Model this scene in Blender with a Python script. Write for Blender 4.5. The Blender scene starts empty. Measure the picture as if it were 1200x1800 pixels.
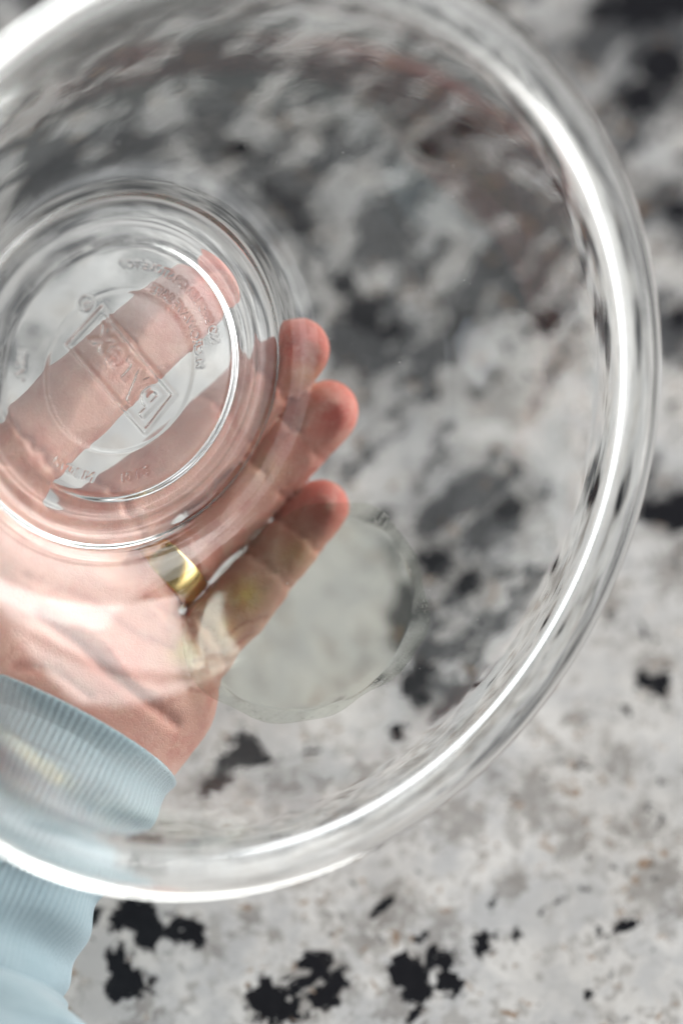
import bpy, bmesh, math, random
import numpy as np
from mathutils import Vector, Matrix

random.seed(4); rng = np.random.default_rng(4)
sc = bpy.context.scene
col = sc.collection
R = math.radians

# ------------------------------------------------------------------ camera
LENS, SENS = 80.0, 36.0
PITCH, ROLL = R(66.5), R(0.0)       # below the horizon, and the tilt of the camera about its own axis
CAM_H = 0.675                        # metres above the counter
FOCUS = 0.630
cam_d = bpy.data.cameras.new('camera'); cam = bpy.data.objects.new('camera', cam_d); col.objects.link(cam)
cam_d.sensor_fit = 'VERTICAL'; cam_d.sensor_height = SENS; cam_d.sensor_width = 24.0; cam_d.lens = LENS
cam_d.clip_start = 0.02; cam_d.clip_end = 50
cam_d.dof.use_dof = True; cam_d.dof.focus_distance = FOCUS; cam_d.dof.aperture_fstop = 2.7
sc.camera = cam
KX = SENS / LENS / 1800.0
# camera frame here: x right, y down, z depth.  Rows of RC are those axes in the world
GRAV = np.array([math.sin(ROLL)*math.cos(PITCH), math.cos(ROLL)*math.cos(PITCH), math.sin(PITCH)])   # straight down, in the camera frame
_wz = -GRAV; _wy = np.array([0, 0, 1.0]) - GRAV[2]*GRAV; _wy /= np.linalg.norm(_wy); _wx = np.cross(_wy, _wz)
RC = np.stack([_wx, _wy, _wz], 1)
CO = np.array([0, 0, CAM_H])
cam.matrix_world = Matrix(((RC[0][0], -RC[1][0], -RC[2][0], 0), (RC[0][1], -RC[1][1], -RC[2][1], 0), (RC[0][2], -RC[1][2], -RC[2][2], CAM_H), (0, 0, 0, 1)))
def c2w(X): return np.asarray(X) @ RC + CO
def w2c(X): return (np.asarray(X) - CO) @ RC.T
def P(px, py, d): return np.array([(px - 600) * KX * d, (py - 900) * KX * d, d])     # photo pixel + depth -> camera frame
def to_px(X): X = np.asarray(X); return np.stack([600 + X[..., 0] / X[..., 2] / KX, 900 + X[..., 1] / X[..., 2] / KX], -1)
def counter_depth(px, py):
    r = P(px, py, 1.0) @ RC
    return -CAM_H / r[2]

# ------------------------------------------------------------------ light
WALL, CEIL = .36, .11
w = bpy.data.worlds.new('World'); sc.world = w; w.use_nodes = True
wt = w.node_tree; bg = wt.nodes['Background']; bg.inputs['Strength'].default_value = 1.0
# the room: dim ceiling overhead, pale sunlit walls all round, dark floor
wg = wt.nodes.new('ShaderNodeTexCoord'); ws = wt.nodes.new('ShaderNodeSeparateXYZ'); wr = wt.nodes.new('ShaderNodeValToRGB')
wm = wt.nodes.new('ShaderNodeMapRange'); wm.inputs[1].default_value = -1; wm.inputs[2].default_value = 1
els = wr.color_ramp.elements
els[0].position = .44; els[0].color = (.05, .048, .045, 1); els[1].position = .50; els[1].color = (WALL, WALL*.99, WALL*.97, 1)
for p_, c_ in ((.68, (WALL, WALL, WALL*.99, 1)), (.80, (CEIL, CEIL*1.02, CEIL*1.02, 1))):
    e_ = els.new(p_); e_.color = c_
wt.links.new(wg.outputs['Generated'], ws.inputs[0]); wt.links.new(ws.outputs[2], wm.inputs[0]); wt.links.new(wm.outputs[0], wr.inputs[0]); wt.links.new(wr.outputs[0], bg.inputs['Color'])
def area(name, loc, target, sx, sy, power, color):
    l = bpy.data.lights.new(name, 'AREA'); l.shape = 'RECTANGLE'; l.size = sx; l.size_y = sy; l.energy = power; l.color = color
    o = bpy.data.objects.new(name, l); col.objects.link(o); o.location = loc
    o.rotation_euler = (Vector(target) - Vector(loc)).to_track_quat('-Z', 'Y').to_euler()
    return o
AIM = c2w((0, 0, .64))
area('window_fill_light', c2w((1.5, .0, .08)), AIM, 1.2, 1.0, 12, (1.0, .985, .96))
area('window_fill_light', c2w((1.3, -.95, .12)), AIM, 1.6, 1.3, 33, (1.0, .985, .96))
area('window_fill_light', c2w((-1.1, .55, -.1)), AIM, .35, .3, .3, (.80, .86, 1.0))
area('window_fill_light', c2w((1.17, .53, -.06)), AIM, .7, .6, 1.7, (.95, .97, 1.0))  # added unseen fill, veils the base and whitens the rim line
sc.view_settings.view_transform = 'Standard'; sc.view_settings.look = 'None'
sc.view_settings.exposure = 0.27; sc.view_settings.gamma = 1.0; sc.view_settings.use_curve_mapping = False
cy = sc.cycles
cy.caustics_refractive = True; cy.caustics_reflective = True; cy.blur_glossy = 0.2
cy.max_bounces = 24; cy.transmission_bounces = 22; cy.glossy_bounces = 8; cy.diffuse_bounces = 4; cy.transparent_max_bounces = 16
cy.use_adaptive_sampling = True; cy.adaptive_threshold = .02
cy.sample_clamp_indirect = 4.0; cy.use_denoising = True
try: cy.denoiser = 'OPENIMAGEDENOISE'; cy.denoising_input_passes = 'RGB_ALBEDO_NORMAL'
except Exception: pass

# ------------------------------------------------------------------ helpers
def tag(o, label=None, cat=None, kind=None, group=None):
    if label: o['label'] = label
    if cat: o['category'] = cat
    if kind: o['kind'] = kind
    if group: o['group'] = group
    return o
def mesh_obj(name, verts, faces, mat, parent=None, normals=None, smooth=True):
    me = bpy.data.meshes.new(name)
    verts = np.asarray(verts, np.float32); faces = np.asarray(faces, np.int32)
    n = faces.shape[1]
    me.vertices.add(len(verts)); me.vertices.foreach_set('co', verts.ravel())
    me.loops.add(faces.size); me.loops.foreach_set('vertex_index', faces.ravel())
    me.polygons.add(len(faces)); me.polygons.foreach_set('loop_start', np.arange(0, faces.size, n, dtype=np.int32))
    me.polygons.foreach_set('loop_total', np.full(len(faces), n, np.int32))
    if smooth: me.polygons.foreach_set('use_smooth', np.ones(len(faces), bool))
    me.update(calc_edges=True); me.validate()
    if normals is not None: me.normals_split_custom_set_from_vertices([tuple(v) for v in normals])
    me.materials.append(mat)
    o = bpy.data.objects.new(name, me); col.objects.link(o)
    if parent is not None:
        o.parent = parent
        o.matrix_parent_inverse = Matrix.Identity(4)
    return o
def empty(name, loc):
    o = bpy.data.objects.new(name, None); col.objects.link(o); o.location = loc; o.empty_display_size = .02
    return o
class NT:
    def __init__(s, name):
        s.m = bpy.data.materials.new(name); s.m.use_nodes = True; s.t = s.m.node_tree; s.t.nodes.clear()
        s.out = s.t.nodes.new('ShaderNodeOutputMaterial')
    def n(s, typ, **kw):
        nd = s.t.nodes.new('ShaderNode' + typ)
        for k, v in kw.items():
            if k.startswith('_'): setattr(nd, k[1:], v)
            else:
                key = int(k[1:]) if k[0] == 'i' and k[1:].isdigit() else k.replace('__', ' ')
                if isinstance(v, bpy.types.NodeSocket): s.t.links.new(v, nd.inputs[key])
                else: nd.inputs[key].default_value = v
        return nd
    def math(s, op, a, b=None, c=None, clamp=False):
        nd = s.t.nodes.new('ShaderNodeMath'); nd.operation = op; nd.use_clamp = clamp
        for i, v in enumerate((a, b, c)):
            if v is None: continue
            if isinstance(v, bpy.types.NodeSocket): s.t.links.new(v, nd.inputs[i])
            else: nd.inputs[i].default_value = v
        return nd.outputs[0]
    def step(s, x, a, b):
        nd = s.t.nodes.new('ShaderNodeMapRange'); nd.interpolation_type = 'SMOOTHSTEP'
        s.t.links.new(x, nd.inputs[0]); nd.inputs[1].default_value = a; nd.inputs[2].default_value = b
        return nd.outputs[0]
    def mix(s, f, a, b):
        nd = s.t.nodes.new('ShaderNodeMix'); nd.data_type = 'RGBA'
        for i, v in ((0, f), (6, a), (7, b)):
            if isinstance(v, bpy.types.NodeSocket): s.t.links.new(v, nd.inputs[i])
            else: nd.inputs[i].default_value = (*v, 1) if isinstance(v, tuple) and len(v) == 3 else v
        return nd.outputs[2]
    def noise(s, vec, scale, detail=3, rough=.5, dist=0):
        nd = s.n('TexNoise', Vector=vec, Scale=scale, Detail=detail, Roughness=rough, Distortion=dist)
        return nd
    def surf(s, sh): s.t.links.new(sh, s.out.inputs['Surface']); return s.m

# ------------------------------------------------------------------ materials
def glass_mat(name, ripple, scale, tint, rough=0.0, ior=1.47):
    g = NT(name)
    tc = g.n('TexCoord').outputs['Object']
    n1 = g.noise(tc, scale, 2, .5).outputs[0]
    n2 = g.noise(tc, scale * 7, 1, .5).outputs[0]
    hh = g.math('ADD', n1, g.math('MULTIPLY', n2, .06))
    b = g.n('Bump', Strength=1.0, Distance=ripple, Height=hh)
    gl = g.n('BsdfGlass', Color=(*tint, 1), Roughness=rough, IOR=ior, Normal=b.outputs[0])
    return g.surf(gl.outputs[0])
M_GLASS = glass_mat('clear_glass', .00012, 55, (.985, .993, .99))
M_BASE = glass_mat('worn_base_glass', .00006, 70, (.975, .99, .982), .035)
M_WATER = glass_mat('water', .00003, 30, (.93, .945, .92), .075, 1.33)

def rim_mat():
    # clear glass with the lip's white highlight painted on as a streaky pale film
    g = NT('whitened_rim_glass')
    lip_white = g.n('Attribute', _attribute_name='lip_white').outputs['Fac']
    ang = g.n('Attribute', _attribute_name='along').outputs['Vector']
    st = g.noise(g.n('Mapping', Vector=ang, Scale=(6, 90, 1)).outputs[0], 1.0, 4, .6).outputs[0]
    cr = g.noise(g.n('Mapping', Vector=ang, Scale=(260, 4, 1)).outputs[0], 1.0, 3, .6).outputs[0]
    tc = g.n('TexCoord').outputs['Object']
    b = g.n('Bump', Strength=1.0, Distance=.00004, Height=g.noise(tc, 55, 2, .5).outputs[0])
    gl = g.n('BsdfGlass', Color=(.985, .993, .99, 1), Roughness=0.0, IOR=1.47, Normal=b.outputs[0])
    gr = g.n('BsdfGlass', Color=(.99, .99, .99, 1), Roughness=.3, IOR=1.47, Normal=b.outputs[0])
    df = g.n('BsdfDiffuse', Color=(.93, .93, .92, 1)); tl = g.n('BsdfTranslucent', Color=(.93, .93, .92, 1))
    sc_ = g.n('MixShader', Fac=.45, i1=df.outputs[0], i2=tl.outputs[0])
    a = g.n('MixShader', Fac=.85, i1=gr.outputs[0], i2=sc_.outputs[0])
    f = g.math('MULTIPLY', lip_white, g.math('ADD', g.math('MULTIPLY', g.step(st, .25, .6), .75), g.math('MULTIPLY', cr, .5)), clamp=True)
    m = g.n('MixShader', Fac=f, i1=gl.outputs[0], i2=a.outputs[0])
    return g.surf(m.outputs[0])
M_RIM = rim_mat()

def skin_mat():
    g = NT('skin')
    tc = g.n('TexCoord').outputs['Object']
    a = g.n('Attribute', _attribute_name='tone').outputs['Color']
    n1 = g.noise(tc, 140, 4, .6).outputs[0]
    n2 = g.noise(tc, 900, 3, .6).outputs[0]
    n0 = g.noise(tc, 75, 3, .6).outputs[0]
    c = g.mix(g.math('MULTIPLY', g.step(n0, .45, .7), .55), a, (.55, .17, .13))
    c = g.mix(g.math('MULTIPLY', g.step(n1, .45, .72), .5), c, (.74, .47, .38))
    c = g.mix(g.math('MULTIPLY', g.step(n2, .52, .75), .22), c, (.85, .62, .52))
    # fine skin ridges
    wv = g.n('TexWave', Vector=tc, Scale=520, Distortion=5, Detail=2, Detail__Scale=1.2).outputs['Fac'] if False else g.noise(tc, 1500, 2, .5).outputs[0]
    vo = g.n('TexVoronoi', Vector=tc, Scale=700, _feature='DISTANCE_TO_EDGE').outputs[0]
    h = g.math('ADD', g.math('MULTIPLY', wv, .5), g.math('MULTIPLY', g.step(vo, 0, .12), .5))
    h = g.math('ADD', h, g.math('MULTIPLY', n1, 2.0))
    b = g.n('Bump', Strength=.30, Distance=.0003, Height=h)
    p = g.n('BsdfPrincipled', Roughness=.47, Normal=b.outputs[0])
    g.t.links.new(c, p.inputs['Base Color'])
    p.inputs['Subsurface Weight'].default_value = .22
    p.inputs['Subsurface Radius'].default_value = (1.0, .32, .2)
    p.inputs['Subsurface Scale'].default_value = .0035
    p.inputs['Specular IOR Level'].default_value = .4
    return g.surf(p.outputs[0])
M_SKIN = skin_mat()

def knit_mat():
    g = NT('pale_blue_knit')
    tc = g.n('TexCoord').outputs['Object']
    a = g.n('Attribute', _attribute_name='tone').outputs['Fac']
    n1 = g.noise(tc, 60, 3, .6).outputs[0]
    n2 = g.noise(tc, 1800, 2, .6).outputs[0]
    c = g.mix(g.step(n1, .35, .7), (.27, .355, .395), (.33, .415, .455))
    c = g.mix(a, g.mix(.5, c, (.26, .37, .43)), c)
    c = g.mix(g.math('MULTIPLY', g.step(n2, .4, .7), .2), c, (.44, .53, .57))
    b = g.n('Bump', Strength=.6, Distance=.0004, Height=n2)
    p = g.n('BsdfPrincipled', Roughness=.9, Normal=b.outputs[0])
    g.t.links.new(c, p.inputs['Base Color'])
    p.inputs['Sheen Weight'].default_value = .35; p.inputs['Sheen Roughness'].default_value = .5
    p.inputs['Specular IOR Level'].default_value = .15
    return g.surf(p.outputs[0])
M_KNIT = knit_mat()

def gold_mat():
    g = NT('brushed_gold')
    tc = g.n('TexCoord').outputs['Object']
    mp = g.n('Mapping', Vector=tc, Scale=(1, 1, .12))
    n1 = g.noise(tc, 500, 3, .6).outputs[0]
    n2 = g.noise(mp.outputs[0], 2500, 2, .6).outputs[0]
    b = g.n('Bump', Strength=.15, Distance=.0001, Height=g.math('ADD', n1, n2))
    r = g.math('ADD', .18, g.math('MULTIPLY', n1, .12))
    p = g.n('BsdfPrincipled', Base__Color=(.76, .56, .24, 1), Metallic=1.0, Roughness=r, Normal=b.outputs[0])
    return g.surf(p.outputs[0])
M_GOLD = gold_mat()

def granite_mat():
    g = NT('polished_granite')
    tc = g.n('TexCoord').outputs['Object']
    dk = g.n('Attribute', _attribute_name='dark').outputs['Fac']
    gr = g.n('Attribute', _attribute_name='grey').outputs['Fac']
    # ragged, grainy coordinates
    wob = g.noise(tc, 160, 4, .6)
    wv = g.n('VectorMath', _operation='SCALE', Vector=wob.outputs['Color'], Scale=.012).outputs[0]
    co = g.n('VectorMath', _operation='ADD', i0=tc, i1=wv).outputs[0]
    n_big = g.noise(co, 16, 3, .55).outputs[0]
    n_mid = g.noise(co, 70, 5, .62).outputs[0]
    n_fin = g.noise(tc, 330, 5, .68).outputs[0]
    n_sp = g.noise(co, 380, 4, .66).outputs[0]
    vo = g.n('TexVoronoi', Vector=co, Scale=300)
    vcell = g.n('SeparateColor', Color=vo.outputs['Color'])
    vo2 = g.n('TexVoronoi', Vector=co, Scale=520)
    v2 = g.n('SeparateColor', Color=vo2.outputs['Color'])
    base = g.mix(g.step(n_mid, .38, .62), (.50, .508, .515), (.69, .685, .67))
    base = g.mix(g.math('MULTIPLY', g.step(n_big, .45, .65), .4), base, (.48, .465, .44))
    base = g.mix(g.math('MULTIPLY', g.step(n_fin, .5, .75), .45), base, (.33, .33, .335))
    base = g.mix(g.math('MULTIPLY', v2.outputs[0], .12), base, (.36, .36, .37))
    # grey-brown quartz patches, ragged and uneven
    gm = g.math('ADD', g.math('MULTIPLY', gr, .8), g.math('MULTIPLY', g.math('SUBTRACT', n_sp, .5), 1.7))
    gm = g.math('ADD', gm, g.math('MULTIPLY', g.math('SUBTRACT', vcell.outputs[0], .5), .55))
    gm = g.math('ADD', gm, g.math('MULTIPLY', g.math('SUBTRACT', n_mid, .5), .8))
    base = g.mix(g.math('MULTIPLY', g.step(gm, .30, .58), .6), base, g.mix(g.step(n_fin, .35, .65), (.12, .11, .10), (.24, .225, .21)))
    # scattered small grey grains everywhere
    sm = g.math('ADD', g.math('MULTIPLY', n_mid, .6), g.math('MULTIPLY', vcell.outputs[1], .4))
    base = g.mix(g.math('MULTIPLY', g.step(sm, .57, .68), .5), base, (.24, .225, .21))
    # smoky dark veins, drawn out in one direction
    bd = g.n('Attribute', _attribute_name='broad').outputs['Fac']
    a0, a1 = c2w(P(500, 1000, counter_depth(500, 1000))), c2w(P(800, 690, counter_depth(800, 690)))
    vm = g.n('Mapping', Vector=co, Rotation=(0, 0, -math.atan2(a1[1]-a0[1], a1[0]-a0[0]))); vm.vector_type = 'POINT'
    vm2 = g.n('Mapping', Vector=vm.outputs[0], Scale=(.42, 1.0, 1.0))
    nv = g.noise(vm2.outputs[0], 104, 3, .55, .25).outputs[0]
    vf = g.math('ADD', nv, g.math('MULTIPLY', g.math('SUBTRACT', bd, .72), .25))
    vf = g.math('ADD', vf, g.math('MULTIPLY', g.math('SUBTRACT', n_sp, .5), .16))
    veins = g.math('MULTIPLY', g.step(vf, .455, .555), g.step(bd, .12, .5))
    # broad smoky zones, also painting the light's falloff towards the top into the stone
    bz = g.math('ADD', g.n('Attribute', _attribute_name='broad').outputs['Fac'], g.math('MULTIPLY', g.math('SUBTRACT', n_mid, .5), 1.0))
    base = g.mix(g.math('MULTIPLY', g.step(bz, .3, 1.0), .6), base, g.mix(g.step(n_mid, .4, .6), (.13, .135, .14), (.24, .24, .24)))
    base = g.mix(g.math('MULTIPLY', veins, .9), base, g.mix(g.step(n_fin, .3, .7), (.022, .025, .030), (.075, .077, .082)))
    # brown rusty specks
    br = g.math('MULTIPLY', g.step(v2.outputs[1], .93, .95), g.step(n_mid, .5, .58))
    base = g.mix(g.math('MULTIPLY', br, .8), base, (.25, .15, .08))
    # black mica
    dm = g.math('ADD', dk, g.math('MULTIPLY', g.math('SUBTRACT', n_sp, .5), .75))
    dm = g.math('ADD', dm, g.math('MULTIPLY', g.math('SUBTRACT', n_fin, .5), .5))
    dm = g.math('ADD', dm, g.math('MULTIPLY', g.math('SUBTRACT', vcell.outputs[2], .5), .35))
    base = g.mix(g.step(dm, .40, .48), base, g.mix(n_fin, (.006, .007, .009), (.022, .022, .026)))
    sp = g.math('MULTIPLY', g.step(v2.outputs[2], .965, .975), g.step(n_big, .48, .6))
    base = g.mix(sp, base, (.02, .02, .022))
    p = g.n('BsdfPrincipled', Roughness=.16)
    g.t.links.new(base, p.inputs['Base Color'])
    p.inputs['Specular IOR Level'].default_value = .22
    return g.surf(p.outputs[0])
M_GRANITE = granite_mat()

# ------------------------------------------------------------------ granite countertop
# (photo x, photo y, radius in photo pixels, strength)
BLACK = [(155,1612,24),(240,1608,48),(262,1640,32),(205,1682,24),(228,1728,42),(205,1735,26),(335,1640,34),(308,1625,22),
 (470,1758,44),(500,1775,28),(445,1772,20),(560,1695,30),(593,1722,24),(572,1755,30),(530,1728,20),(535,1690,18),(525,1790,14),
 (715,1710,42),(738,1742,28),(700,1695,26),(780,1690,24),(800,1735,24),(785,1722,20),(845,1662,26),(765,1672,16),(680,1587,15),(858,1595,13),(902,1643,14),
 (1057,1640,16),(1090,1632,12),(1112,1625,12),(1037,1743,12),(1160,1205,22),(1125,1190,18),(722,1797,16),(655,1605,10),(740,1650,12),
 (430,1332,42),(395,1352,24),(380,1385,26),(548,1325,17),(460,1345,20),(360,1400,22),
 (700,1300,20),(725,1218,22),(745,1235,20),(850,1215,14),(770,990,44),(830,1030,34),(735,1190,30),(660,1200,20),(905,1240,14),
 (1195,900,52),(1140,905,30),(1165,120,60),(1120,175,40),(1130,5,70),(1185,-10,60),(1060,20,30),(1195,560,26),(1090,540,22),(1195,370,30),
 (640,545,56),(600,500,36),(690,575,34),(650,600,30),(505,355,44),(470,330,36),(560,300,28),(520,400,40),(620,640,26),(735,720,30),(760,690,30),
 (870,650,26),(820,560,40),(790,600,28),(880,450,30),(760,240,40),(820,200,36),(700,170,30),(350,185,30),(420,250,34),(300,150,20),(150,225,20),
 (900,900,34),(860,860,22),(950,960,26),(1000,1010,20),(930,790,24),(880,730,22),(700,850,20),(970,560,40),(985,640,26),(1010,300,30),(960,330,24),
 (620,960,24),(690,1070,26),(790,1110,26)]
GREY = [(382,1662,32),(245,1772,50),(690,1602,56),(765,1645,70),(800,1440,62),(930,1405,60),(860,1370,36),(1000,1480,40),(640,1650,40),(440,1610,26),(480,1640,22),
 (1150,1560,60),(1080,1340,40),(1130,1450,36),(1010,1260,30),(345,1395,40),(492,1385,44),(560,1390,30),(640,1370,30),(1190,1590,40),(900,1560,30),(560,1730,70),(700,1760,70),
 (640,560,110),(500,360,100),(820,560,100),(760,240,110),(760,990,90),(830,1030,70),(900,880,90),(620,700,60),(950,460,90),(1000,620,60),(850,330,80),(720,160,80),(960,200,80),(560,200,60),(350,200,60),(420,260,60),
 (1170,900,80),(1150,130,100),(1150,0,160),(1190,420,60),(1185,1000,60),(740,1200,70),(1190,560,50),(700,440,60),(880,700,70),(1040,40,60),(1120,330,50),(1050,1050,50),(1150,1180,40)]
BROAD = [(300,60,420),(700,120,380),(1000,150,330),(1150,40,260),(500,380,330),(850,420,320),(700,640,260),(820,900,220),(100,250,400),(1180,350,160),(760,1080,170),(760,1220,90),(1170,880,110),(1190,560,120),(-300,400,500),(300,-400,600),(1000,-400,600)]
def build_counter():
    xs = np.arange(-.62, .62, .0035); ys = np.arange(.05, 1.75, .0035)
    def fld(L):
        X, Y = np.meshgrid(xs, ys, indexing='ij'); f = np.zeros_like(X)
        for (px, py, r) in L:
            d = counter_depth(px, py); wpt = c2w(P(px, py, d)); rad = r * KX * d * .9
            i0, i1 = np.searchsorted(xs, [wpt[0] - 3 * rad, wpt[0] + 3 * rad]); j0, j1 = np.searchsorted(ys, [wpt[1] - 3 * rad, wpt[1] + 3 * rad])
            D = np.hypot(X[i0:i1, j0:j1] - wpt[0], (Y[i0:i1, j0:j1] - wpt[1])) / rad
            f[i0:i1, j0:j1] = np.maximum(f[i0:i1, j0:j1], np.exp(-D ** 2 * .95))
        # beyond the picture the stone goes on the same way
        for k in range(420):
            x0 = rng.uniform(xs[0], xs[-1]); y0 = rng.uniform(ys[0], ys[-1]); rad = rng.uniform(.002, .008) * (1.6 if L is GREY else 1)
            if L is BROAD: break
            px, py = to_px(w2c((x0, y0, 0)))
            if -30 < px < 1230 and -20 < py < 1830: continue
            D = np.hypot(X - x0, Y - y0) / rad; f = np.maximum(f, np.exp(-D ** 2 * .95))
        return X, Y, f
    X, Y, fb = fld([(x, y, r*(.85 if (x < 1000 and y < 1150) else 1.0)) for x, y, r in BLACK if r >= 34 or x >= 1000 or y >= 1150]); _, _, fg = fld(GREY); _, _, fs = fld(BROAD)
    nx, ny = X.shape
    V = np.stack([X.ravel(), Y.ravel(), np.zeros(X.size)], 1)
    I = np.arange(nx * ny).reshape(nx, ny)
    Fq = np.stack([I[:-1, :-1], I[1:, :-1], I[1:, 1:], I[:-1, 1:]], -1).reshape(-1, 4)
    # slab sides and underside
    x0, x1, y0, y1 = xs[0], xs[-1], ys[0], ys[-1]
    o = mesh_obj('countertop', V, Fq, M_GRANITE)
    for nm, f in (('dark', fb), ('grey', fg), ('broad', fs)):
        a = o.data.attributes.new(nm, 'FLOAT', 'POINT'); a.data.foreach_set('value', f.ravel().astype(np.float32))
    tag(o, 'speckled grey, white and black polished granite countertop', 'countertop', 'structure')
build_counter()

# ------------------------------------------------------------------ the bowl
BC = np.array([-.0619, -.0389, .6225]); BN = np.array([.525, .2435, -.8155]); BN /= np.linalg.norm(BN)
BU = np.cross(np.cross(BN, [1, 0, 0]), BN); BU /= np.linalg.norm(BU)      # roughly photo right
BV = np.cross(BN, BU)                                                     # roughly photo up or down
def bowl2c(L): L = np.asarray(L); return BC + L[..., 0:1] * BU + L[..., 1:2] * BV + L[..., 2:3] * BN
def px2base(px, py, z=0.0):                     # photo pixel -> local (u, v) on the plane at height z of the bowl
    r = P(px, py, 1.0); o = BC + z * BN
    t = (o @ BN) / (r @ BN); q = r * t - BC
    return np.array([q @ BU, q @ BV])
def bez(p, n):
    t = np.linspace(0, 1, n)[:, None]; p = np.array(p)
    return (1-t)**3*p[0] + 3*(1-t)**2*t*p[1] + 3*(1-t)*t*t*p[2] + t**3*p[3]
def arc(cx, cz, rx, rz, a0, a1, n):
    t = np.radians(np.linspace(a0, a1, n)); return np.stack([cx + rx*np.cos(t), cz + rz*np.sin(t)], 1)
ZT, RT = .0022, .0335          # underside recess: height and radius
def dedupe(p):
    k = [0]
    for i in range(1, len(p)):
        if np.hypot(*(p[i] - p[k[-1]])) > 1e-5: k.append(i)
    return p[k]
# outer profile (r, z) from the recess outwards: foot ring, step, wall
foot = dedupe(np.concatenate([bez([(RT, ZT), (.0358, ZT), (.0360, 0), (.0395, 0)], 22), bez([(.0395, 0), (.0405, -.0001), (.0410, .0005), (.0420, .0005)], 10), bez([(.0420, .0005), (.0430, .0005), (.0432, 0), (.0445, 0)], 10),
    arc(.0445, .0034, .0050, .0034, -90, -10, 12), bez([(.04942, .0028), (.0497, .0042), (.0512, .0042), (.0522, .0046)], 10), bez([(.0522, .0046), (.0528, .0050), (.0532, .00515), (.0540, .0052)], 5)]))
wall_o = bez([(.0540, .0052), (.082, .0085), (.1050, .040), (.1090, .0775)], 60)
wall_o = dedupe(wall_o)
# rim bead: flares out into a thick rolled lip and returns to the inside
rim_p = dedupe(np.concatenate([bez([(.1090, .0775), (.1094, .0815), (.1106, .0826), (.1122, .0830)], 10), arc(.1122, .0878, .0058, .0048, -88, 90, 30), arc(.1122, .0878, .0060, .0048, 90, 168, 18),
    bez([(.10633, .0888), (.1058, .0868), (.1057, .0820), (.1055, .0775)], 12)]))
wall_i = dedupe(bez([(.1055, .0775), (.1014, .043), (.080, .0130), (.0560, .0096)], 60))
floor_i = dedupe(np.concatenate([bez([(.0560, .0096), (.0515, .0092), (.0510, .0080), (.0490, .0076)], 14), bez([(.0490, .0076), (.0470, .0072), (.0465, .0068), (.0440, .0067)], 12), bez([(.0440, .0067), (.030, .0064), (.015, .0063), (.0004, .0063)], 30)]))
NA = 720
prof_all = [foot, wall_o, rim_p, wall_i, floor_i]
full = np.concatenate([foot] + [p[1:] for p in prof_all[1:]])
def prof_normals(p):
    t = np.gradient(p, axis=0); t /= np.linalg.norm(t, axis=1)[:, None]
    return np.stack([t[:, 1], -t[:, 0]], 1)
nfull = prof_normals(full)
TH = np.linspace(0, 2*np.pi, NA, endpoint=False); CT, ST = np.cos(TH), np.sin(TH)
def ring_grid(r, z): return np.stack([r[:, None]*CT, r[:, None]*ST, np.repeat(z[:, None], NA, 1)], -1)
def quads(nr, flip=False):
    I = np.arange(nr*NA).reshape(nr, NA); J = np.roll(I, -1, 1)
    q = np.stack([I[:-1], J[:-1], J[1:], I[1:]], -1).reshape(-1, 4)
    return q[:, ::-1] if flip else q
bowl = empty('glass_bowl', tuple(c2w(BC)))
tag(bowl, 'large clear glass mixing bowl with thick rolled rim held over the counter', 'bowl')
ORG = c2w(BC)
def bowl_mesh(name, L, F, N=None, parent=bowl, mat=None):
    Wp = c2w(bowl2c(L)) - ORG
    Nn = None
    if N is not None: Nn = (N[..., 0:1]*BU + N[..., 1:2]*BV + N[..., 2:3]*BN) @ RC
    return mesh_obj(name, Wp, F, mat or M_GLASS, parent, Nn)
def check_flip():
    # is (BU,BV,BN) right-handed in the world?
    return np.linalg.det(np.stack([BU @ RC, BV @ RC, BN @ RC])) < 0
FL = check_flip()
def lathe_part(name, i0, i1, parent=bowl):
    p = full[i0:i1+1]; n = nfull[i0:i1+1]
    L = ring_grid(p[:, 0], p[:, 1]).reshape(-1, 3)
    N = ring_grid(n[:, 0], n[:, 1]).reshape(-1, 3)
    return bowl_mesh(name, L, quads(len(p), FL), N, parent)
k0 = len(foot)-1; k1 = k0+len(wall_o)-1; k2 = k1+len(rim_p)-1; k3 = k2+len(wall_i)-1; k4 = k3+len(floor_i)-1
lathe_part('outer_wall', k0, k1)
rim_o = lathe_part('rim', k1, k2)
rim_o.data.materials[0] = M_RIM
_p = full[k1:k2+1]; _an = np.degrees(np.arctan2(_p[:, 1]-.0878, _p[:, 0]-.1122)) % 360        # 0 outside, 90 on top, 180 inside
_lip_white = .14*np.exp(-((_an-95)/34)**4)
_lip_white[_an > 230] = 0
_aa = rim_o.data.attributes.new('lip_white', 'FLOAT', 'POINT'); _aa.data.foreach_set('value', np.repeat(_lip_white, NA).astype(np.float32))
_al = np.stack([np.tile(np.minimum(TH, 2*np.pi-TH), (len(_p), 1)), np.repeat((_an/360)[:, None], NA, 1), np.tile(np.sign(np.pi-TH), (len(_p), 1))], -1)
_ab = rim_o.data.attributes.new('along', 'FLOAT_VECTOR', 'POINT'); _ab.data.foreach_set('vector', _al.astype(np.float32).ravel())
lathe_part('inner_wall', k2, k3)
base_floor = lathe_part('base_floor', k3, k4)
# close the pin-hole in the middle of the floor by a fan is not needed: last ring radius collapses to a cap below
capL = np.concatenate([ring_grid(full[-1:, 0], full[-1:, 1]).reshape(-1, 3), [[0, 0, full[-1, 1]]]])
capF = np.array([[i, (i+1) % NA, NA] for i in range(NA)]); capF = capF[:, ::-1] if FL else capF
bowl_mesh('floor_cap', capL, capF, np.tile([[0, 0, 1.0]], (NA+1, 1)), base_floor)
foot_o = lathe_part('foot_ring', 0, k0)

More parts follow.
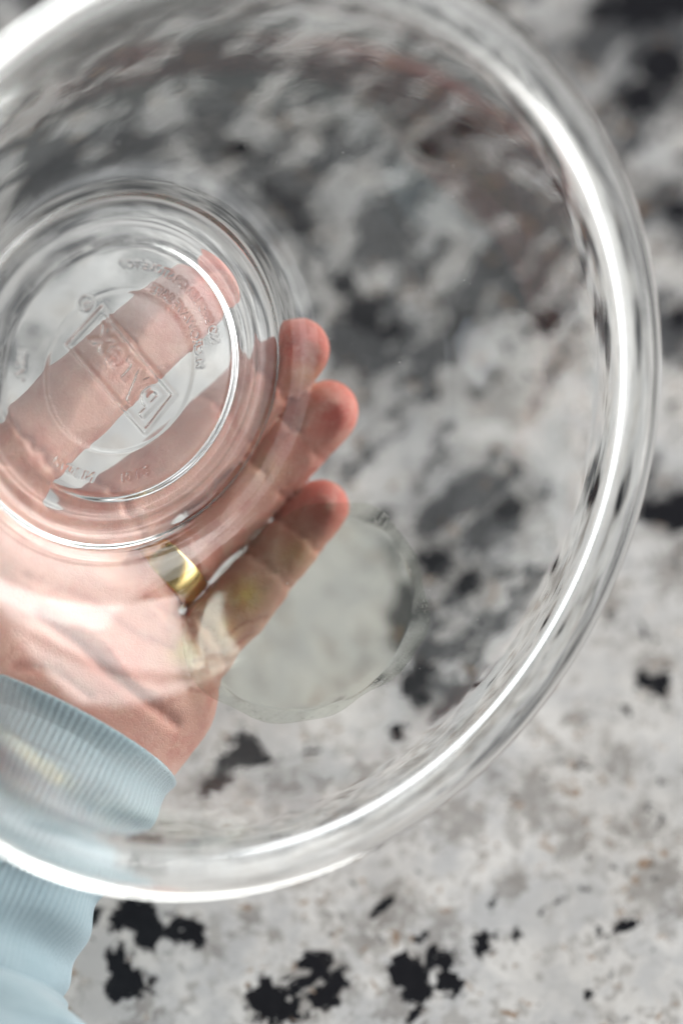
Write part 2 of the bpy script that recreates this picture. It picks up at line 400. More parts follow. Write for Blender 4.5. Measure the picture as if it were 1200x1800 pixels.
# --- embossed underside -------------------------------------------------
GR = np.linspace(RT, .0004, 190)
uv = np.stack([GR[:, None]*CT, GR[:, None]*ST], -1)            # (nr, NA, 2)
def text_tris(s, size, bold=0.0):
    cu = bpy.data.curves.new('txt', 'FONT'); cu.body = s; cu.size = size; cu.offset = bold; cu.resolution_u = 6
    ob = bpy.data.objects.new('txt', cu); col.objects.link(ob)
    dg = bpy.context.evaluated_depsgraph_get(); me = ob.evaluated_get(dg).to_mesh(); me.calc_loop_triangles()
    v = np.array([x.co[:2] for x in me.vertices]).reshape(-1, 2); t = np.array([x.vertices[:] for x in me.loop_triangles], int).reshape(-1, 3)
    ob.evaluated_get(dg).to_mesh_clear(); bpy.data.objects.remove(ob); bpy.data.curves.remove(cu)
    return v, t
PIX = .00012; NP_ = int(2*RT/PIX)+8
mask_small = np.zeros((NP_, NP_), np.float32); mask_logo = np.zeros((NP_, NP_), np.float32); mask = mask_logo
def raster(v, t, val=1.0):
    g = v/PIX + NP_/2
    for a, b, c in g[t]:
        x0, y0 = np.floor(np.min([a, b, c], 0)).astype(int); x1, y1 = np.ceil(np.max([a, b, c], 0)).astype(int)+1
        x0, y0 = max(x0, 0), max(y0, 0); x1, y1 = min(x1, NP_), min(y1, NP_)
        if x1 <= x0 or y1 <= y0: continue
        X, Y = np.meshgrid(np.arange(x0, x1), np.arange(y0, y1), indexing='ij')
        def e(p, q): return (q[0]-p[0])*(Y-p[1]) - (q[1]-p[1])*(X-p[0])
        s1, s2, s3 = e(a, b), e(b, c), e(c, a)
        inside = ((s1 >= 0) & (s2 >= 0) & (s3 >= 0)) | ((s1 <= 0) & (s2 <= 0) & (s3 <= 0))
        mask[x0:x1, y0:y1][inside] = np.maximum(mask[x0:x1, y0:y1][inside], val)
def base_pt(px, py): return px2base(px, py, ZT)
# logo box and word, placed from the photograph
c_a, c_b, c_c, c_d = [base_pt(*q) for q in ((303, 692), (252, 757), (118, 604), (176, 541))]
def stroke(a, b, wd):
    d = b-a; d /= np.linalg.norm(d); n = np.array([-d[1], d[0]])*wd/2; a = a-d*wd/2; b = b+d*wd/2
    raster(np.array([a+n, b+n, b-n, a-n]), np.array([[0, 1, 2], [0, 2, 3]]))
for a, b in ((c_a, c_b), (c_b, c_c), (c_c, c_d), (c_d, c_a)): stroke(a.copy(), b.copy(), .0013)
e_r = (c_d-c_a); boxlen = np.linalg.norm(e_r); e_r /= boxlen
e_u = (c_a-c_b); boxh = np.linalg.norm(e_u); e_u = e_u-(e_u @ e_r)*e_r; e_u /= np.linalg.norm(e_u)
v, t = text_tris('pyrex', 1.0, .03)
mn, mx = v.min(0), v.max(0); s = boxlen*.86/(mx[0]-mn[0])
v = (v-[(mn[0]+mx[0])/2, (mn[1]+mx[1])/2])*s; v[:, 1] *= min(1.0, boxh*.80/((mx[1]-mn[1])*s))
mid = (c_a+c_b+c_c+c_d)/4
raster(mid + v[:, :1]*e_r + v[:, 1:]*e_u, t)
mask = mask_small
hand_ = np.sign(e_r[0]*e_u[1]-e_r[1]*e_u[0])          # mirrored as seen from above
def arc_text(s, size, rad, px, py, bold=.012, outward=True):
    """text round the centre, its middle towards photo pixel (px, py); reads from below"""
    q = base_pt(px, py); a0 = math.atan2(q[1], q[0])
    v, t = text_tris(s, 1.0, bold); wid = v[:, 0].max()*size
    sg = -hand_ if outward else hand_
    ang = a0 + sg*(v[:, 0]*size - wid/2)/rad*(1)
    rr = rad + (v[:, 1]*size-.35*size)*(1 if outward else -1)
    raster(np.stack([rr*np.cos(ang), rr*np.sin(ang)], 1), t)
arc_text('MICROWAVE SAFE', .0036, .0245, 345, 545)
arc_text('NO BROILER OR STOVE TOP', .0032, .0298, 330, 480)
arc_text('10 1/2', .0036, .0298, 235, 850)
arc_text('MADE IN', .0034, .0298, 110, 855)
arc_text('U.S.A.', .0034, .0298, 28, 640)
v, t = text_tris('R', 1.0, .01); v = (v - v.mean(0)) * .0026
q = base_pt(148, 532); raster(q + v[:, :1]*e_r + v[:, 1:]*e_u, t)
for k in range(48):
    a, b = 2*math.pi*k/48, 2*math.pi*(k+1)/48
    stroke(q+.0020*np.array([math.cos(a), math.sin(a)]), q+.0020*np.array([math.cos(b), math.sin(b)]), .0004)
def blur(m, n):
    for _ in range(n):
        m = (m + np.roll(m, 1, 0) + np.roll(m, -1, 0))/3; m = (m + np.roll(m, 1, 1) + np.roll(m, -1, 1))/3
    return m
mb = np.maximum(blur(mask_logo, 8), .85*blur(mask_small, 3))
gx = uv/PIX + NP_/2
i = np.clip(np.floor(gx).astype(int), 0, NP_-2); f = gx-i
def samp(m): return (m[i[..., 0], i[..., 1]]*(1-f[..., 0])+m[i[..., 0]+1, i[..., 1]]*f[..., 0])*(1-f[..., 1]) + (m[i[..., 0], i[..., 1]+1]*(1-f[..., 0])+m[i[..., 0]+1, i[..., 1]+1]*f[..., 0])*f[..., 1]
EMB = .00042
hgt = samp(mb)
# a shallow circular mould line inside the writing
z = ZT - EMB*hgt - .00025/(1+np.exp((GR[:, None]-.0222)/.00025)) + .00025*0
edge = np.clip((RT-GR)/.0015, 0, 1)[:, None]; z = ZT + (z-ZT)*edge
Lb = np.concatenate([uv, z[..., None]], -1)
dr = np.gradient(z, axis=0)/np.gradient(GR)[:, None]; dth = (np.roll(z, -1, 1)-np.roll(z, 1, 1))/(2*2*np.pi/NA)/GR[:, None]
Nb = np.stack([dr*CT - dth*ST, dr*ST + dth*CT, -np.ones_like(z)], -1); Nb /= np.linalg.norm(Nb, axis=-1, keepdims=True)
allq = quads(len(GR), not FL)
Lf = Lb.reshape(-1, 3); Nf = Nb.reshape(-1, 3); hv = hgt.ravel()
let = hv[allq].max(1) > .02
def sub(q):
    u, inv = np.unique(q.ravel(), return_inverse=True); return u, inv.reshape(-1, 4)
u, q_ = sub(allq[~let]); 
und = bowl_mesh('base', Lf[u], q_, Nf[u], mat=M_BASE)
u, q_ = sub(allq[let]); lt = bowl_mesh('embossed_lettering', Lf[u], q_, Nf[u], und)
lt['label'] = 'raised pyrex logo in a box and rings of small capitals'
capL = np.concatenate([Lb[-1], [[0, 0, z[-1].mean()]]]); capF = np.array([[i_, (i_+1) % NA, NA] for i_ in range(NA)]); capF = capF if FL else capF[:, ::-1]
bowl_mesh('base_cap', capL, capF, np.tile([[0, 0, -1.0]], (NA+1, 1)), und)

# ------------------------------------------------------------------ depth of the bowl's outside along a photo ray
po = np.concatenate([foot, wall_o[1:]])
zz = np.linspace(0, .0870, 200)
r_of_z = np.interp(zz, po[np.argsort(po[:, 1], kind='stable')][:, 1], np.maximum.accumulate(po[np.argsort(po[:, 1], kind='stable')][:, 0]))
def bowl_back(px, py):
    d = np.linspace(.80, .42, 1500); X = P(px, py, 1.0)[None]*d[:, None] - BC
    zl = X @ BN; rl = np.linalg.norm(X - zl[:, None]*BN, axis=1)
    ok = (zl > 0) & (zl < .0870) & (rl < np.interp(zl, zz, r_of_z))
    return d[ok][0] if ok.any() else None
def bowl_sdf(X):                 # signed distance (approximate) to the solid outside shape of the bowl
    Y = X - BC; zl = Y @ BN; rl = np.linalg.norm(Y - zl[..., None]*BN, axis=-1)
    slope = np.gradient(r_of_z, zz); k = 1/np.sqrt(1+np.minimum(np.interp(zl, zz, slope), 8)**2)
    return np.maximum((rl - np.interp(zl, zz, r_of_z))*k, np.maximum(-zl, zl-.0870))

# ------------------------------------------------------------------ shallow pool of water lying in the lowest part of the bowl
def build_water():
    wi = wall_i[::-1]; fi = floor_i[::-1]
    prof = np.concatenate([fi, wi[1:]]); off = .00012
    n_ = prof_normals(prof[::-1])[::-1]; prof = prof + n_*off                     # just inside the glass
    rr_, zz_ = prof[:, 0], prof[:, 1]
    tt = np.gradient(prof, axis=0); nr, nz = tt[:, 1], -tt[:, 0]; ln = np.hypot(nr, nz); nr, nz = nr/ln, nz/ln
    gz = GRAV @ BN; gp = GRAV - gz*BN; gr = np.linalg.norm(gp); gp /= gr
    j = np.argmax(nr*gr + nz*gz); LOW = BC + rr_[j]*gp + zz_[j]*BN
    U = np.cross(GRAV, [0, 0, 1.0]); U = np.array([1, 0, 0]) - GRAV[0]*GRAV; U /= np.linalg.norm(U); V_ = np.cross(GRAV, U)
    def surf_h(q):                                                     # height of the inner surface above LOW at plane offsets q (n,2)
        base = LOW + q[:, :1]*U + q[:, 1:]*V_
        lo_, hi_ = np.full(len(q), -.004), np.full(len(q), .05)
        for _ in range(34):
            m = (lo_+hi_)/2; X = base - m[:, None]*GRAV - BC; zl = X @ BN; rl = np.linalg.norm(X - zl[:, None]*BN, axis=1)
            ins = (zl > np.interp(rl, rr_, zz_))
            hi_ = np.where(ins, m, hi_); lo_ = np.where(ins, lo_, m)
        return (lo_+hi_)/2
    LEVEL, MEN = .0047, .0015
    na = 240; th = np.linspace(0, 2*np.pi, na, endpoint=False); dirs = np.stack([np.cos(th), np.sin(th)], 1)
    tgt = LEVEL + MEN*(1+.25*np.sin(3*th+1)+.2*np.sin(5*th)+.12*np.sin(11*th))
    a, b = np.zeros(na), np.full(na, .06)
    for _ in range(30):
        m = (a+b)/2; over = surf_h(dirs*m[:, None]) > tgt; b = np.where(over, m, b); a = np.where(over, a, m)
    re = (a+b)/2
    fr = np.concatenate([np.linspace(.02, .8, 22), .8+.2*np.sin(np.linspace(0, np.pi/2, 18)[1:])]); nr_ = len(fr)
    q = (fr[:, None, None]*re[None, :, None]*dirs[None]).reshape(-1, 2)
    hb = surf_h(q).reshape(nr_, na)
    dist = (1-fr)[:, None]*re[None]
    ht = LEVEL + (tgt-LEVEL)[None]*np.exp(-dist/.0016)
    ht = np.maximum(ht, hb); ht[-1] = hb[-1]
    def lift(h): return LOW + q[:, :1]*U + q[:, 1:]*V_ - h.reshape(-1, 1)*GRAV
    T = lift(ht); Bm = lift(hb)
    I = np.arange(nr_*na).reshape(nr_, na); J = np.roll(I, -1, 1); Fq = np.stack([I[:-1], J[:-1], J[1:], I[1:]], -1).reshape(-1, 4)
    off_ = nr_*na; Vv = np.concatenate([T, Bm, T[:na].mean(0)[None], Bm[:na].mean(0)[None]])
    # bottom shares the outer ring of the top
    Ib = I + off_; Ib[-1] = I[-1]; Jb = np.roll(Ib, -1, 1); Fb = np.stack([Ib[1:], Jb[1:], Jb[:-1], Ib[:-1]], -1).reshape(-1, 4)
    o_ = c2w(LOW)
    wob = mesh_obj('water_pool', c2w(Vv)-o_, np.concatenate([Fq, Fb]), M_WATER); wob.location = o_
    bm = bmesh.new(); bm.from_mesh(wob.data); bm.verts.ensure_lookup_table()
    ct, cb = bm.verts[2*off_], bm.verts[2*off_+1]
    for i_ in range(na):
        bm.faces.new((bm.verts[i_], bm.verts[(i_+1) % na], ct)); bm.faces.new((bm.verts[off_+(i_+1) % na], bm.verts[off_+i_], cb))
    bmesh.ops.delete(bm, geom=[v for v in bm.verts if not v.link_faces], context='VERTS')
    bmesh.ops.recalc_face_normals(bm, faces=bm.faces)
    for f_ in bm.faces: f_.smooth = True
    bm.to_mesh(wob.data); bm.free()
    tag(wob, 'shallow pool of clear water lying in the bowl over the little finger', 'water')
    ep = to_px(T[-na:]); print('water outline', ep.min(0), ep.max(0), 'low', to_px(LOW), 'vol', wob.data.vertices[0].co[:])
build_water()

# ------------------------------------------------------------------ the hand (one continuous surface)
MM = .001
def pt(px, py, rad, extra=0.0, d=None):
    if d is None: d = bowl_back(px, py) + rad*1.05 + extra
    return P(px, py, d)
# finger chains: (photo x, photo y, radius mm, extra depth mm) from fingertip to knuckle
fingers = {
 'index':  [(356,503,9.4,0.0),(300,550,10.2,.3),(225,616,10.8,.6),(130,702,11.2,1.0),(40,788,11.6,2.0),(-70,895,12.4,5.0)],
 'middle': [(522,612,9.0,0.0),(468,664,9.6,.3),(390,738,10.0,.6),(300,818,10.3,1.2),(200,898,10.8,2.0),(60,1005,12.4,5.0)],
 'ring':   [(574,722,9.2,0.2),(523,770,9.7,.3),(455,838,9.9,.6),(382,912,9.9,1.2),(312,985,9.6,2.0),(175,1100,12.2,5.0)],
 'pinky':  [(564,892,8.2,0.6),(520,945,8.8,.6),(466,1010,9.2,.9),(415,1072,9.8,1.4),(358,1130,10.6,2.5),(250,1200,12.6,5.0)],
}
chains = {}
for k_, L in fingers.items():
    chains[k_] = [(pt(x, y, r*MM, e*MM), r*MM) for x, y, r, e in L]
WR = [(115, 1285), (20, 1470), (-70, 1680), (-110, 1900), (-130, 2150)]
wd_ = [None]*5
mc = {k_: v_[-1][0] for k_, v_ in chains.items()}
dW = max(mc['ring'][2], mc['pinky'][2])
print('mcp depths', {k_: round(float(v_[2]), 3) for k_, v_ in mc.items()})
WD = [dW-.004, dW-.016, dW-.030, dW-.045, dW-.065]
wrist = [P(x, y, d) for (x, y), d in zip(WR, WD)]
print('wrist', [np.round(c2w(q), 3) for q in wrist])
palm = []
def seg(a, ra, b, rb): palm.append((np.array(a), ra*MM, np.array(b), rb*MM))
wl = wrist[0] + np.array([-.016, -.006, 0]); wr_ = wrist[0] + np.array([.014, .004, 0])
seg(wl, 15, mc['index'], 12.5); seg(wrist[0], 15, mc['middle'], 13); seg(wrist[0], 15, mc['ring'], 13); seg(wr_, 14, mc['pinky'], 12.5)
seg(mc['index'], 12, mc['middle'], 12); seg(mc['middle'], 12, mc['ring'], 12); seg(mc['ring'], 12, mc['pinky'], 12)
hyp = P(262, 1235, dW+.001); seg(wr_, 14.5, hyp, 15.5); seg(hyp, 15, mc['pinky'], 12.5)
thn = P(-40, 1120, dW-.012); seg(wl, 15, thn, 18)
seg(wrist[0], 18, wrist[1], 19); seg(wrist[1], 19, wrist[2], 21); seg(wl, 14, wrist[1]+np.array([-.01, 0, 0]), 15); seg(wr_, 13.5, wrist[1]+np.array([.008, 0, 0]), 15)
thumb = [(P(-110, 1080, dW-.020), 14*MM), (P(-230, 960, dW-.045), 11.5*MM), (P(-330, 850, dW-.065), 10.5*MM), (P(-400, 770, dW-.080), 8.8*MM)]
def rcone(X, a, ra, b, rb):
    ba = b-a; l2 = ba @ ba; h = np.clip(((X-a) @ ba)/l2, 0, 1)
    return np.linalg.norm(X - a - h[..., None]*ba, axis=-1) - (ra + (rb-ra)*h)
def smin(a, b, k):
    h = np.maximum(k-np.abs(a-b), 0)/k
    return np.minimum(a, b) - h*h*k*.25
allp = np.array([p for c in chains.values() for p, r in c] + [p for p, r in thumb] + [s_[0] for s_ in palm] + [s_[2] for s_ in palm])
lo = allp.min(0)-.028; hi = allp.max(0)+.028
VX = .0010
dims = np.ceil((hi-lo)/VX).astype(int)
gxs = [lo[a]+VX*np.arange(dims[a]) for a in range(3)]
BIG = np.float32(.02)
field = np.full(dims, BIG, np.float32)
def region(pts, pad):
    a = np.maximum(((np.min(pts, 0)-pad-lo)/VX).astype(int), 0); b = np.minimum(((np.max(pts, 0)+pad-lo)/VX).astype(int)+2, dims)
    sl = tuple(slice(a[i_], b[i_]) for i_ in range(3))
    X = np.stack(np.meshgrid(*[gxs[i_][sl[i_]] for i_ in range(3)], indexing='ij'), -1)
    return sl, X
palm_f = np.full(dims, BIG, np.float32)
for a, ra, b, rb in palm:
    sl, X = region(np.array([a, b]), max(ra, rb)+.018); d = rcone(X, a, ra, b, rb)
    palm_f[sl] = smin(palm_f[sl], d, .012)
fing_f = np.full(dims, BIG, np.float32)
CAMDIR = lambda p: -p/np.linalg.norm(p)
def finger_sdf(ch, X, pads=True):
    d = np.full(X.shape[:-1], BIG)
    for (a, ra), (b, rb) in zip(ch[:-1], ch[1:]): d = smin(d, rcone(X, a, ra, b, rb), .003)
    if pads:
        for i_ in range(0, 3):
            a, ra = ch[i_]; b, rb = ch[i_+1]; m = (a*.55+b*.45) if i_ else (a*.7+b*.3)
            m = m + CAMDIR(m)*ra*.22
            d = smin(d, np.linalg.norm(X-m, axis=-1)-ra*.90, .004)
    return d
for k_, ch in chains.items():
    pts = np.array([p for p, r in ch]); sl, X = region(pts, .026); d = finger_sdf(ch, X)
    # flexion creases on the palm side of the joints
    for j in (1, 2, 4):
        J, r = ch[j]; tdir = ch[j-1][0]-ch[j+1][0]; tdir /= np.linalg.norm(tdir); Y = X-J
        sft = ((Y @ CAMDIR(J)) > -.001) * np.exp(-(np.linalg.norm(Y, axis=-1)/(r*1.7))**6)
        al = Y @ tdir + .0006*np.sin(1200*(Y @ np.cross(tdir, CAMDIR(J))))
        d = d + sft*(.0011*np.exp(-(al/.0010)**2) + (.0006*np.exp(-((al-.0026)/.0008)**2) if j != 4 else 0))
    fing_f[sl] = smin(fing_f[sl], d, .0009)
tp = np.array([p for p, r in thumb]); sl, X = region(np.concatenate([tp, thn[None]]), .026)
fing_f[sl] = np.minimum(fing_f[sl], finger_sdf([(t_[0], t_[1]) for t_ in thumb[::-1]] + [(thn, 16*MM)], X, False))
field = smin(palm_f, fing_f, .007)
X = np.stack(np.meshgrid(*gxs, indexing='ij'), -1)
near = np.abs(field) < .006
Xn = X[near]
pxn = to_px(Xn)
# palm creases
def poly_dist(p, L):
    d = np.full(len(p), 1e9)
    for a, b in zip(L[:-1], L[1:]):
        a, b = np.array(a, float), np.array(b, float); ba = b-a; h = np.clip(((p-a) @ ba)/(ba @ ba), 0, 1)
        d = np.minimum(d, np.linalg.norm(p-a-h[:, None]*ba, axis=1))
    return d
front = field[near]*0
PALM_LINES = [([(60,1085),(130,1133),(190,1190),(240,1228),(304,1278)], 11, .0013), ([(318,1075),(330,1110),(362,1150)], 7, .0011), ([(40,1010),(150,1050),(230,1110),(300,1140)], 9, .0008),
    ([(20,1180),(90,1185),(150,1230)], 9, .0007), ([(340,1165),(400,1150),(445,1118)], 5, .0006), ([(352,1180),(410,1165),(455,1130)], 4, .0005), ([(392,1128),(430,1100),(470,1090)], 4, .0005),
    ([(255,1050),(290,1075),(318,1085)], 5, .0006), ([(330,1215),(360,1225),(385,1215)], 4, .0005)]
for L, w_, dep in PALM_LINES:
    front += dep*np.exp(-(poly_dist(pxn, L)/w_)**2)
fld_n = field[near] + front
# the skin flattens where it presses on the glass
field[near] = np.maximum(fld_n, -(bowl_sdf(Xn)-.0004))
del X
def surface_nets(f, lo, h):
    s = f < 0
    c = [s[a:a-1 if a == 0 else None, b:b-1 if b == 0 else None, e:e-1 if e == 0 else None] for a in (0, 1) for b in (0, 1) for e in (0, 1)]
    cnt = sum(x.astype(np.int8) for x in c); act = (cnt > 0) & (cnt < 8)
    idx = -np.ones(act.shape, np.int64); ii = np.argwhere(act); idx[act] = np.arange(len(ii))
    cor = [(a, b, e) for a in (0, 1) for b in (0, 1) for e in (0, 1)]
    val = np.stack([f[ii[:, 0]+a, ii[:, 1]+b, ii[:, 2]+e] for a, b, e in cor], 1)
    acc = np.zeros((len(ii), 3)); n = np.zeros(len(ii))
    for p in range(8):
        for q in range(p+1, 8):
            if sum(abs(cor[p][k]-cor[q][k]) for k in range(3)) != 1: continue
            m = (val[:, p] < 0) != (val[:, q] < 0)
            t = np.where(m, val[:, p]/np.where(m, val[:, p]-val[:, q], 1), 0)[:, None]
            pos = np.array(cor[p])*(1-t)+np.array(cor[q])*t
            acc += np.where(m[:, None], pos, 0); n += m
    V = lo + (ii + acc/n[:, None])*h
    Q = []
    for ax in range(3):
        o1, o2 = [(1, 2), (2, 0), (0, 1)][ax]
        sh = [slice(None)]*3; sh2 = [slice(None)]*3; sh[ax] = slice(0, -1); sh2[ax] = slice(1, None)
        a, b = s[tuple(sh)], s[tuple(sh2)]
        e = np.argwhere(a != b); ok = (e[:, o1] > 0) & (e[:, o2] > 0) & (e[:, o1] < f.shape[o1]-1) & (e[:, o2] < f.shape[o2]-1); e = e[ok]
        fl = a[e[:, 0], e[:, 1], e[:, 2]]
        def g(d1, d2):
            x = e.copy(); x[:, o1] += d1; x[:, o2] += d2; return idx[x[:, 0], x[:, 1], x[:, 2]]
        q = np.stack([g(-1, -1), g(0, -1), g(0, 0), g(-1, 0)], 1)
        Q.append(np.where(fl[:, None], q, q[:, ::-1]))
    return V, np.concatenate(Q)
HV, HF = surface_nets(field, lo, VX)
HF = HF[(HF >= 0).all(1)]
# relax the grid steps
def relax(V, F, n, lam=.5):
    e = np.concatenate([F[:, [0, 1]], F[:, [1, 2]], F[:, [2, 3]], F[:, [3, 0]]]); deg = np.bincount(e.ravel(), minlength=len(V)).astype(float)[:, None]
    for k in range(n):
        l_ = lam if k % 2 == 0 else -lam*1.03
        s_ = np.stack([np.bincount(e[:, 0], V[e[:, 1], a], len(V)) + np.bincount(e[:, 1], V[e[:, 0], a], len(V)) for a in range(3)], 1)
        V = V + l_*(s_/deg - V)
    return V
HV = relax(HV, HF, 4)
# det(RC) decides whether the winding must be flipped in the world
if np.linalg.det(RC) < 0: HF = HF[:, ::-1]
worg = c2w(wrist[0])
hand = mesh_obj('hand', c2w(HV)-worg, HF, M_SKIN); hand.location = worg
tag(hand, 'open left hand cupped under the glass bowl, palm up, fingers spread against its side', 'hand')
# skin tones: redder fingertips and knuckles, plus the ring's golden reflections painted in yellow
hp = to_px(HV)
def blob(x, y, r): return np.exp(-(((hp[:, 0]-x)**2+(hp[:, 1]-y)**2)/r**2))
tone = np.tile(np.array([.69, .375, .30]), (len(HV), 1))
red = np.zeros(len(HV))
for k_, ch in chains.items():
    t_, r = ch[0]; x, y = to_px(t_); red = np.maximum(red, blob(x+14, y-8, 70))
    for j in (1,): x, y = to_px(ch[j][0]); red = np.maximum(red, .5*blob(x, y, 45))
red = np.maximum(red, .45*blob(200, 1180, 90)); red = np.maximum(red, .5*blob(340, 1120, 30))
tone += red[:, None]*(np.array([.64, .15, .12])-tone)
ring_glow = np.maximum.reduce([blob(430, 1050, 30)*1.0, blob(322, 1150, 28)*.9, blob(400, 1110, 26)*.4, blob(520, 980, 30)*.35, blob(535, 655, 26)*.3, blob(470, 820, 30)*.2])
tone += ring_glow[:, None]*(np.array([.74, .50, .17])-tone)
def near_line(L, w_): return np.exp(-(poly_dist(hp, L)/w_)**2)
for L, w_, k_ in PALM_LINES: tone += (.55*near_line(L, w_*.9))[:, None]*(np.array([.40, .12, .09])-tone)
for ch in chains.values():
    for j in (1, 2, 4):
        J = ch[j][0]; td = ch[j-1][0]-ch[j+1][0]; td /= np.linalg.norm(td); Y = HV-J
        tone += (.45*np.exp(-((Y @ td)/.0011)**2)*np.exp(-(np.linalg.norm(Y, axis=1)/.012)**4))[:, None]*(np.array([.42, .12, .09])-tone)
pale = np.maximum(blob(365, 1085, 24)*.5, blob(470, 1120, 30)*.3)  # window reflection and lit edge of the little finger, painted into the skin
tone += pale[:, None]*(np.array([.72, .52, .43])-tone)
at = hand.data.color_attributes.new('tone', 'FLOAT_COLOR', 'POINT'); at.data.foreach_set('color', np.concatenate([tone, np.ones((len(HV), 1))], 1).astype(np.float32).ravel())

# ------------------------------------------------------------------ sleeve: ribbed cuff and looser sleeve behind it
def frame_along(path):
    T = np.gradient(path, axis=0); T /= np.linalg.norm(T, axis=1)[:, None]
    out = []
    for i_, t_ in enumerate(T):
        zc = CAMDIR(path[i_]); a = np.cross(t_, zc); a /= np.linalg.norm(a); b = np.cross(a, t_); out.append((a, b))
    return T, out
def catmull(pts, n):
    pts = np.array(pts); pts = np.concatenate([[2*pts[0]-pts[1]], pts, [2*pts[-1]-pts[-2]]]); res = []
    for i_ in range(1, len(pts)-2):
        p0, p1, p2, p3 = pts[i_-1:i_+3]
        for t in np.linspace(0, 1, n, endpoint=False): res.append(.5*((2*p1)+(-p0+p2)*t+(2*p0-5*p1+4*p2-p3)*t*t+(-p0+3*p1-3*p2+p3)*t**3))
    res.append(pts[-2]); return np.array(res)
path = catmull(wrist, 40)
def tube(name, path, ra, rb, ribs, amp, fold, parent, na=None, thick=.0016):
    T, FR = frame_along(path); na = na or ribs*6
    th = np.linspace(0, 2*np.pi, na, endpoint=False); rows = []; tone = []
    n = len(path)
    for i_ in range(n):
        s_ = i_/(n-1); a, b = FR[i_]
        rb_ = amp*np.cos(ribs*th + .7*np.sin(3*s_+th)) if ribs else 0*th
        wob = fold(s_, th)
        rr_a = ra(s_)+rb_+wob; rr_b = rb(s_)+rb_+wob
        rows.append(path[i_] + (rr_a*np.cos(th))[:, None]*a + (rr_b*np.sin(th))[:, None]*b)
        tone.append(np.clip(.5+.5*np.cos(ribs*th + .7*np.sin(3*s_+th)), 0, 1) if ribs else np.ones(na))
    # turned-in hem
    for q in (0.6, 1.0, 1.0, 1.0):
        pass
    first = rows[0]; cen = path[0]
    inn = []
    for dd, back in ((.0006, -.0006), (.0016, -.0004), (.0024, .0006), (.0026, .006), (.0028, .014)):
        v_ = cen-first; v_ = v_/np.linalg.norm(v_, axis=1)[:, None]; inn.append(first + v_*dd + T[0]*back)
    rows = inn[::-1]+rows; tone = [tone[0]]*len(inn)+tone
    V = np.concatenate(rows); nr = len(rows)
    I = np.arange(nr*na).reshape(nr, na); J = np.roll(I, -1, 1); Fq = np.stack([I[:-1], J[:-1], J[1:], I[1:]], -1).reshape(-1, 4)
    o = mesh_obj(name, c2w(V)-worg, Fq, M_KNIT, parent)
    a_ = o.data.attributes.new('tone', 'FLOAT', 'POINT'); a_.data.foreach_set('value', np.concatenate(tone).astype(np.float32))
    return o
def fold_c(s, th): return .0010*np.sin(7*s+2*th) + .0012*np.sin(15*s-3*th+1)*np.clip(s*2, 0, 1) + .0008*np.sin(31*s+th)
def fold_s(s, th): return .0022*np.sin(9*s+2*th+.5)*np.clip(s*4, 0, 1) + .0016*np.sin(19*s-3*th)
ncuff = int(len(path)*.60)
sleeve = tube('sleeve', path[ncuff-8:], lambda s: .0315+.0065*min(1, s*5)-.003*s, lambda s: .027+.008*min(1, s*5), 0, 0, fold_s, hand, na=220)
sleeve['label'] = 'smooth pale blue sleeve bunched above the cuff'
cuff = tube('cuff', path[2:ncuff+10], lambda s: .0300+.0050*math.exp(-s*4), lambda s: .0262+.003*math.exp(-s*4), 100, .00013, fold_c, sleeve)
cuff['label'] = 'long ribbed pale blue knit cuff round the wrist'

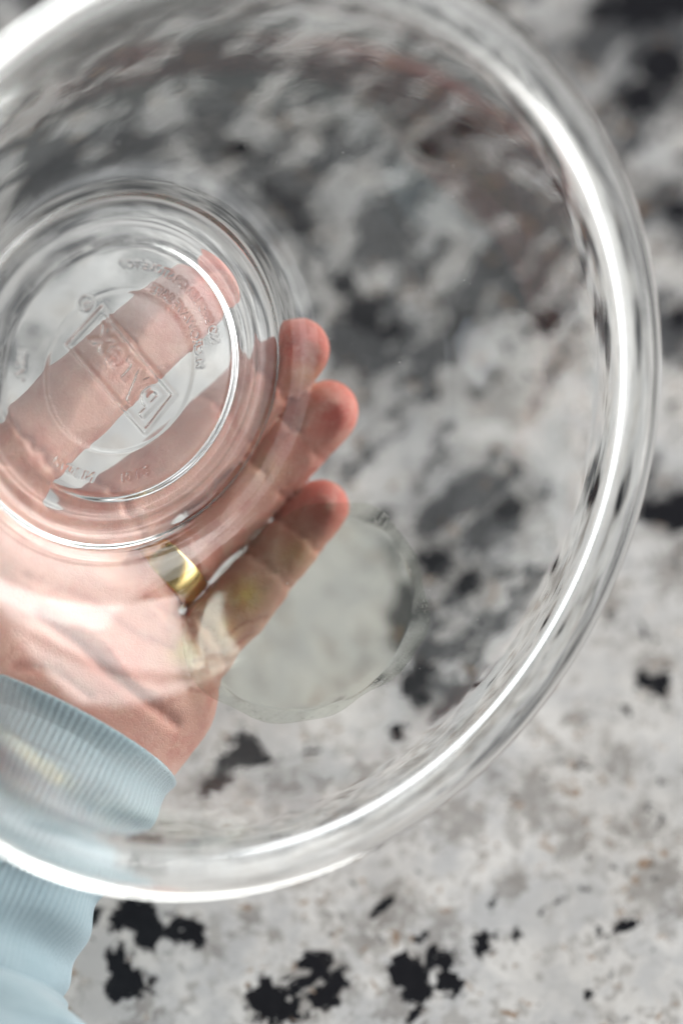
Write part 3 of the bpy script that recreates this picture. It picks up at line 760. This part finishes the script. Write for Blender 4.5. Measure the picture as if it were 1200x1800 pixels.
# ------------------------------------------------------------------ gold ring on the ring finger
def build_ring():
    ch = chains['ring']; c = P(308, 1012, 1.0); 
    a, b = ch[4][0], ch[3][0]; ax = (b-a)/np.linalg.norm(b-a)
    cen = a - ax*.0044
    u_ = np.cross(ax, CAMDIR(cen)); u_ /= np.linalg.norm(u_); v_ = np.cross(u_, ax)
    prof = []
    W2, r0, r1 = .0048, .0097, .0114
    for t in np.linspace(-1, 1, 15): prof.append((r1 - .0004*t*t, W2*t*.93))
    prof += [(r1-.0006, W2*.985), (r1-.0010, W2)]
    for t in np.linspace(1, -1, 9): prof.append((r0, W2*t*.96))
    prof += [(r1-.0010, -W2), (r1-.0006, -W2*.985)]
    prof = np.array(prof); n = 160; th = np.linspace(0, 2*np.pi, n, endpoint=False)
    V = np.concatenate([cen + (r*np.cos(th))[:, None]*u_ + (r*np.sin(th))[:, None]*v_ + h*ax for r, h in prof])
    m = len(prof); I = np.arange(m*n).reshape(m, n); J = np.roll(I, -1, 1); K = np.roll(I, -1, 0); Lq = np.roll(J, -1, 0)
    o_ = c2w(cen)
    r = mesh_obj('ring', c2w(V)-o_, np.stack([I, J, Lq, K], -1).reshape(-1, 4), M_GOLD); r.location = o_
    bm = bmesh.new(); bm.from_mesh(r.data); bmesh.ops.recalc_face_normals(bm, faces=bm.faces); bm.to_mesh(r.data); bm.free()
    tag(r, 'wide plain gold wedding band worn on the ring finger', 'ring')
build_ring()

# ------------------------------------------------------------------ specks of dust on the inside of the glass
def build_dust():
    V, Fc = [], []
    for k in range(150):
        j = rng.integers(4, len(wall_i)-2); r, z_ = wall_i[j]; th = rng.uniform(0, 2*np.pi); nn = prof_normals(wall_i)[j]
        c = c2w(bowl2c(np.array([r*math.cos(th), r*math.sin(th), z_]) + .00006*np.array([nn[0]*math.cos(th), nn[0]*math.sin(th), nn[1]])))
        s_ = rng.uniform(.00008, .00019); R3 = rng.normal(size=(3, 3)); b0 = len(V)
        for v in ((1, 0, 0), (-1, 0, 0), (0, 1, 0), (0, -1, 0), (0, 0, 1), (0, 0, -1)): V.append(c + (np.array(v)*s_*rng.uniform(.6, 1.4)) @ R3*.6 - ORG)
        for f_ in ((0, 2, 4), (2, 1, 4), (1, 3, 4), (3, 0, 4), (2, 0, 5), (1, 2, 5), (3, 1, 5), (0, 3, 5)): Fc.append([b0+i_ for i_ in f_])
    g = NT('dust'); m = g.surf(g.n('BsdfDiffuse', Color=(.8, .8, .79, 1)).outputs[0])
    o = mesh_obj('dust', V, Fc, m, smooth=False); o.location = ORG
    tag(o, 'tiny pale dust specks scattered over the inside of the glass bowl', 'dust', 'stuff')
build_dust()
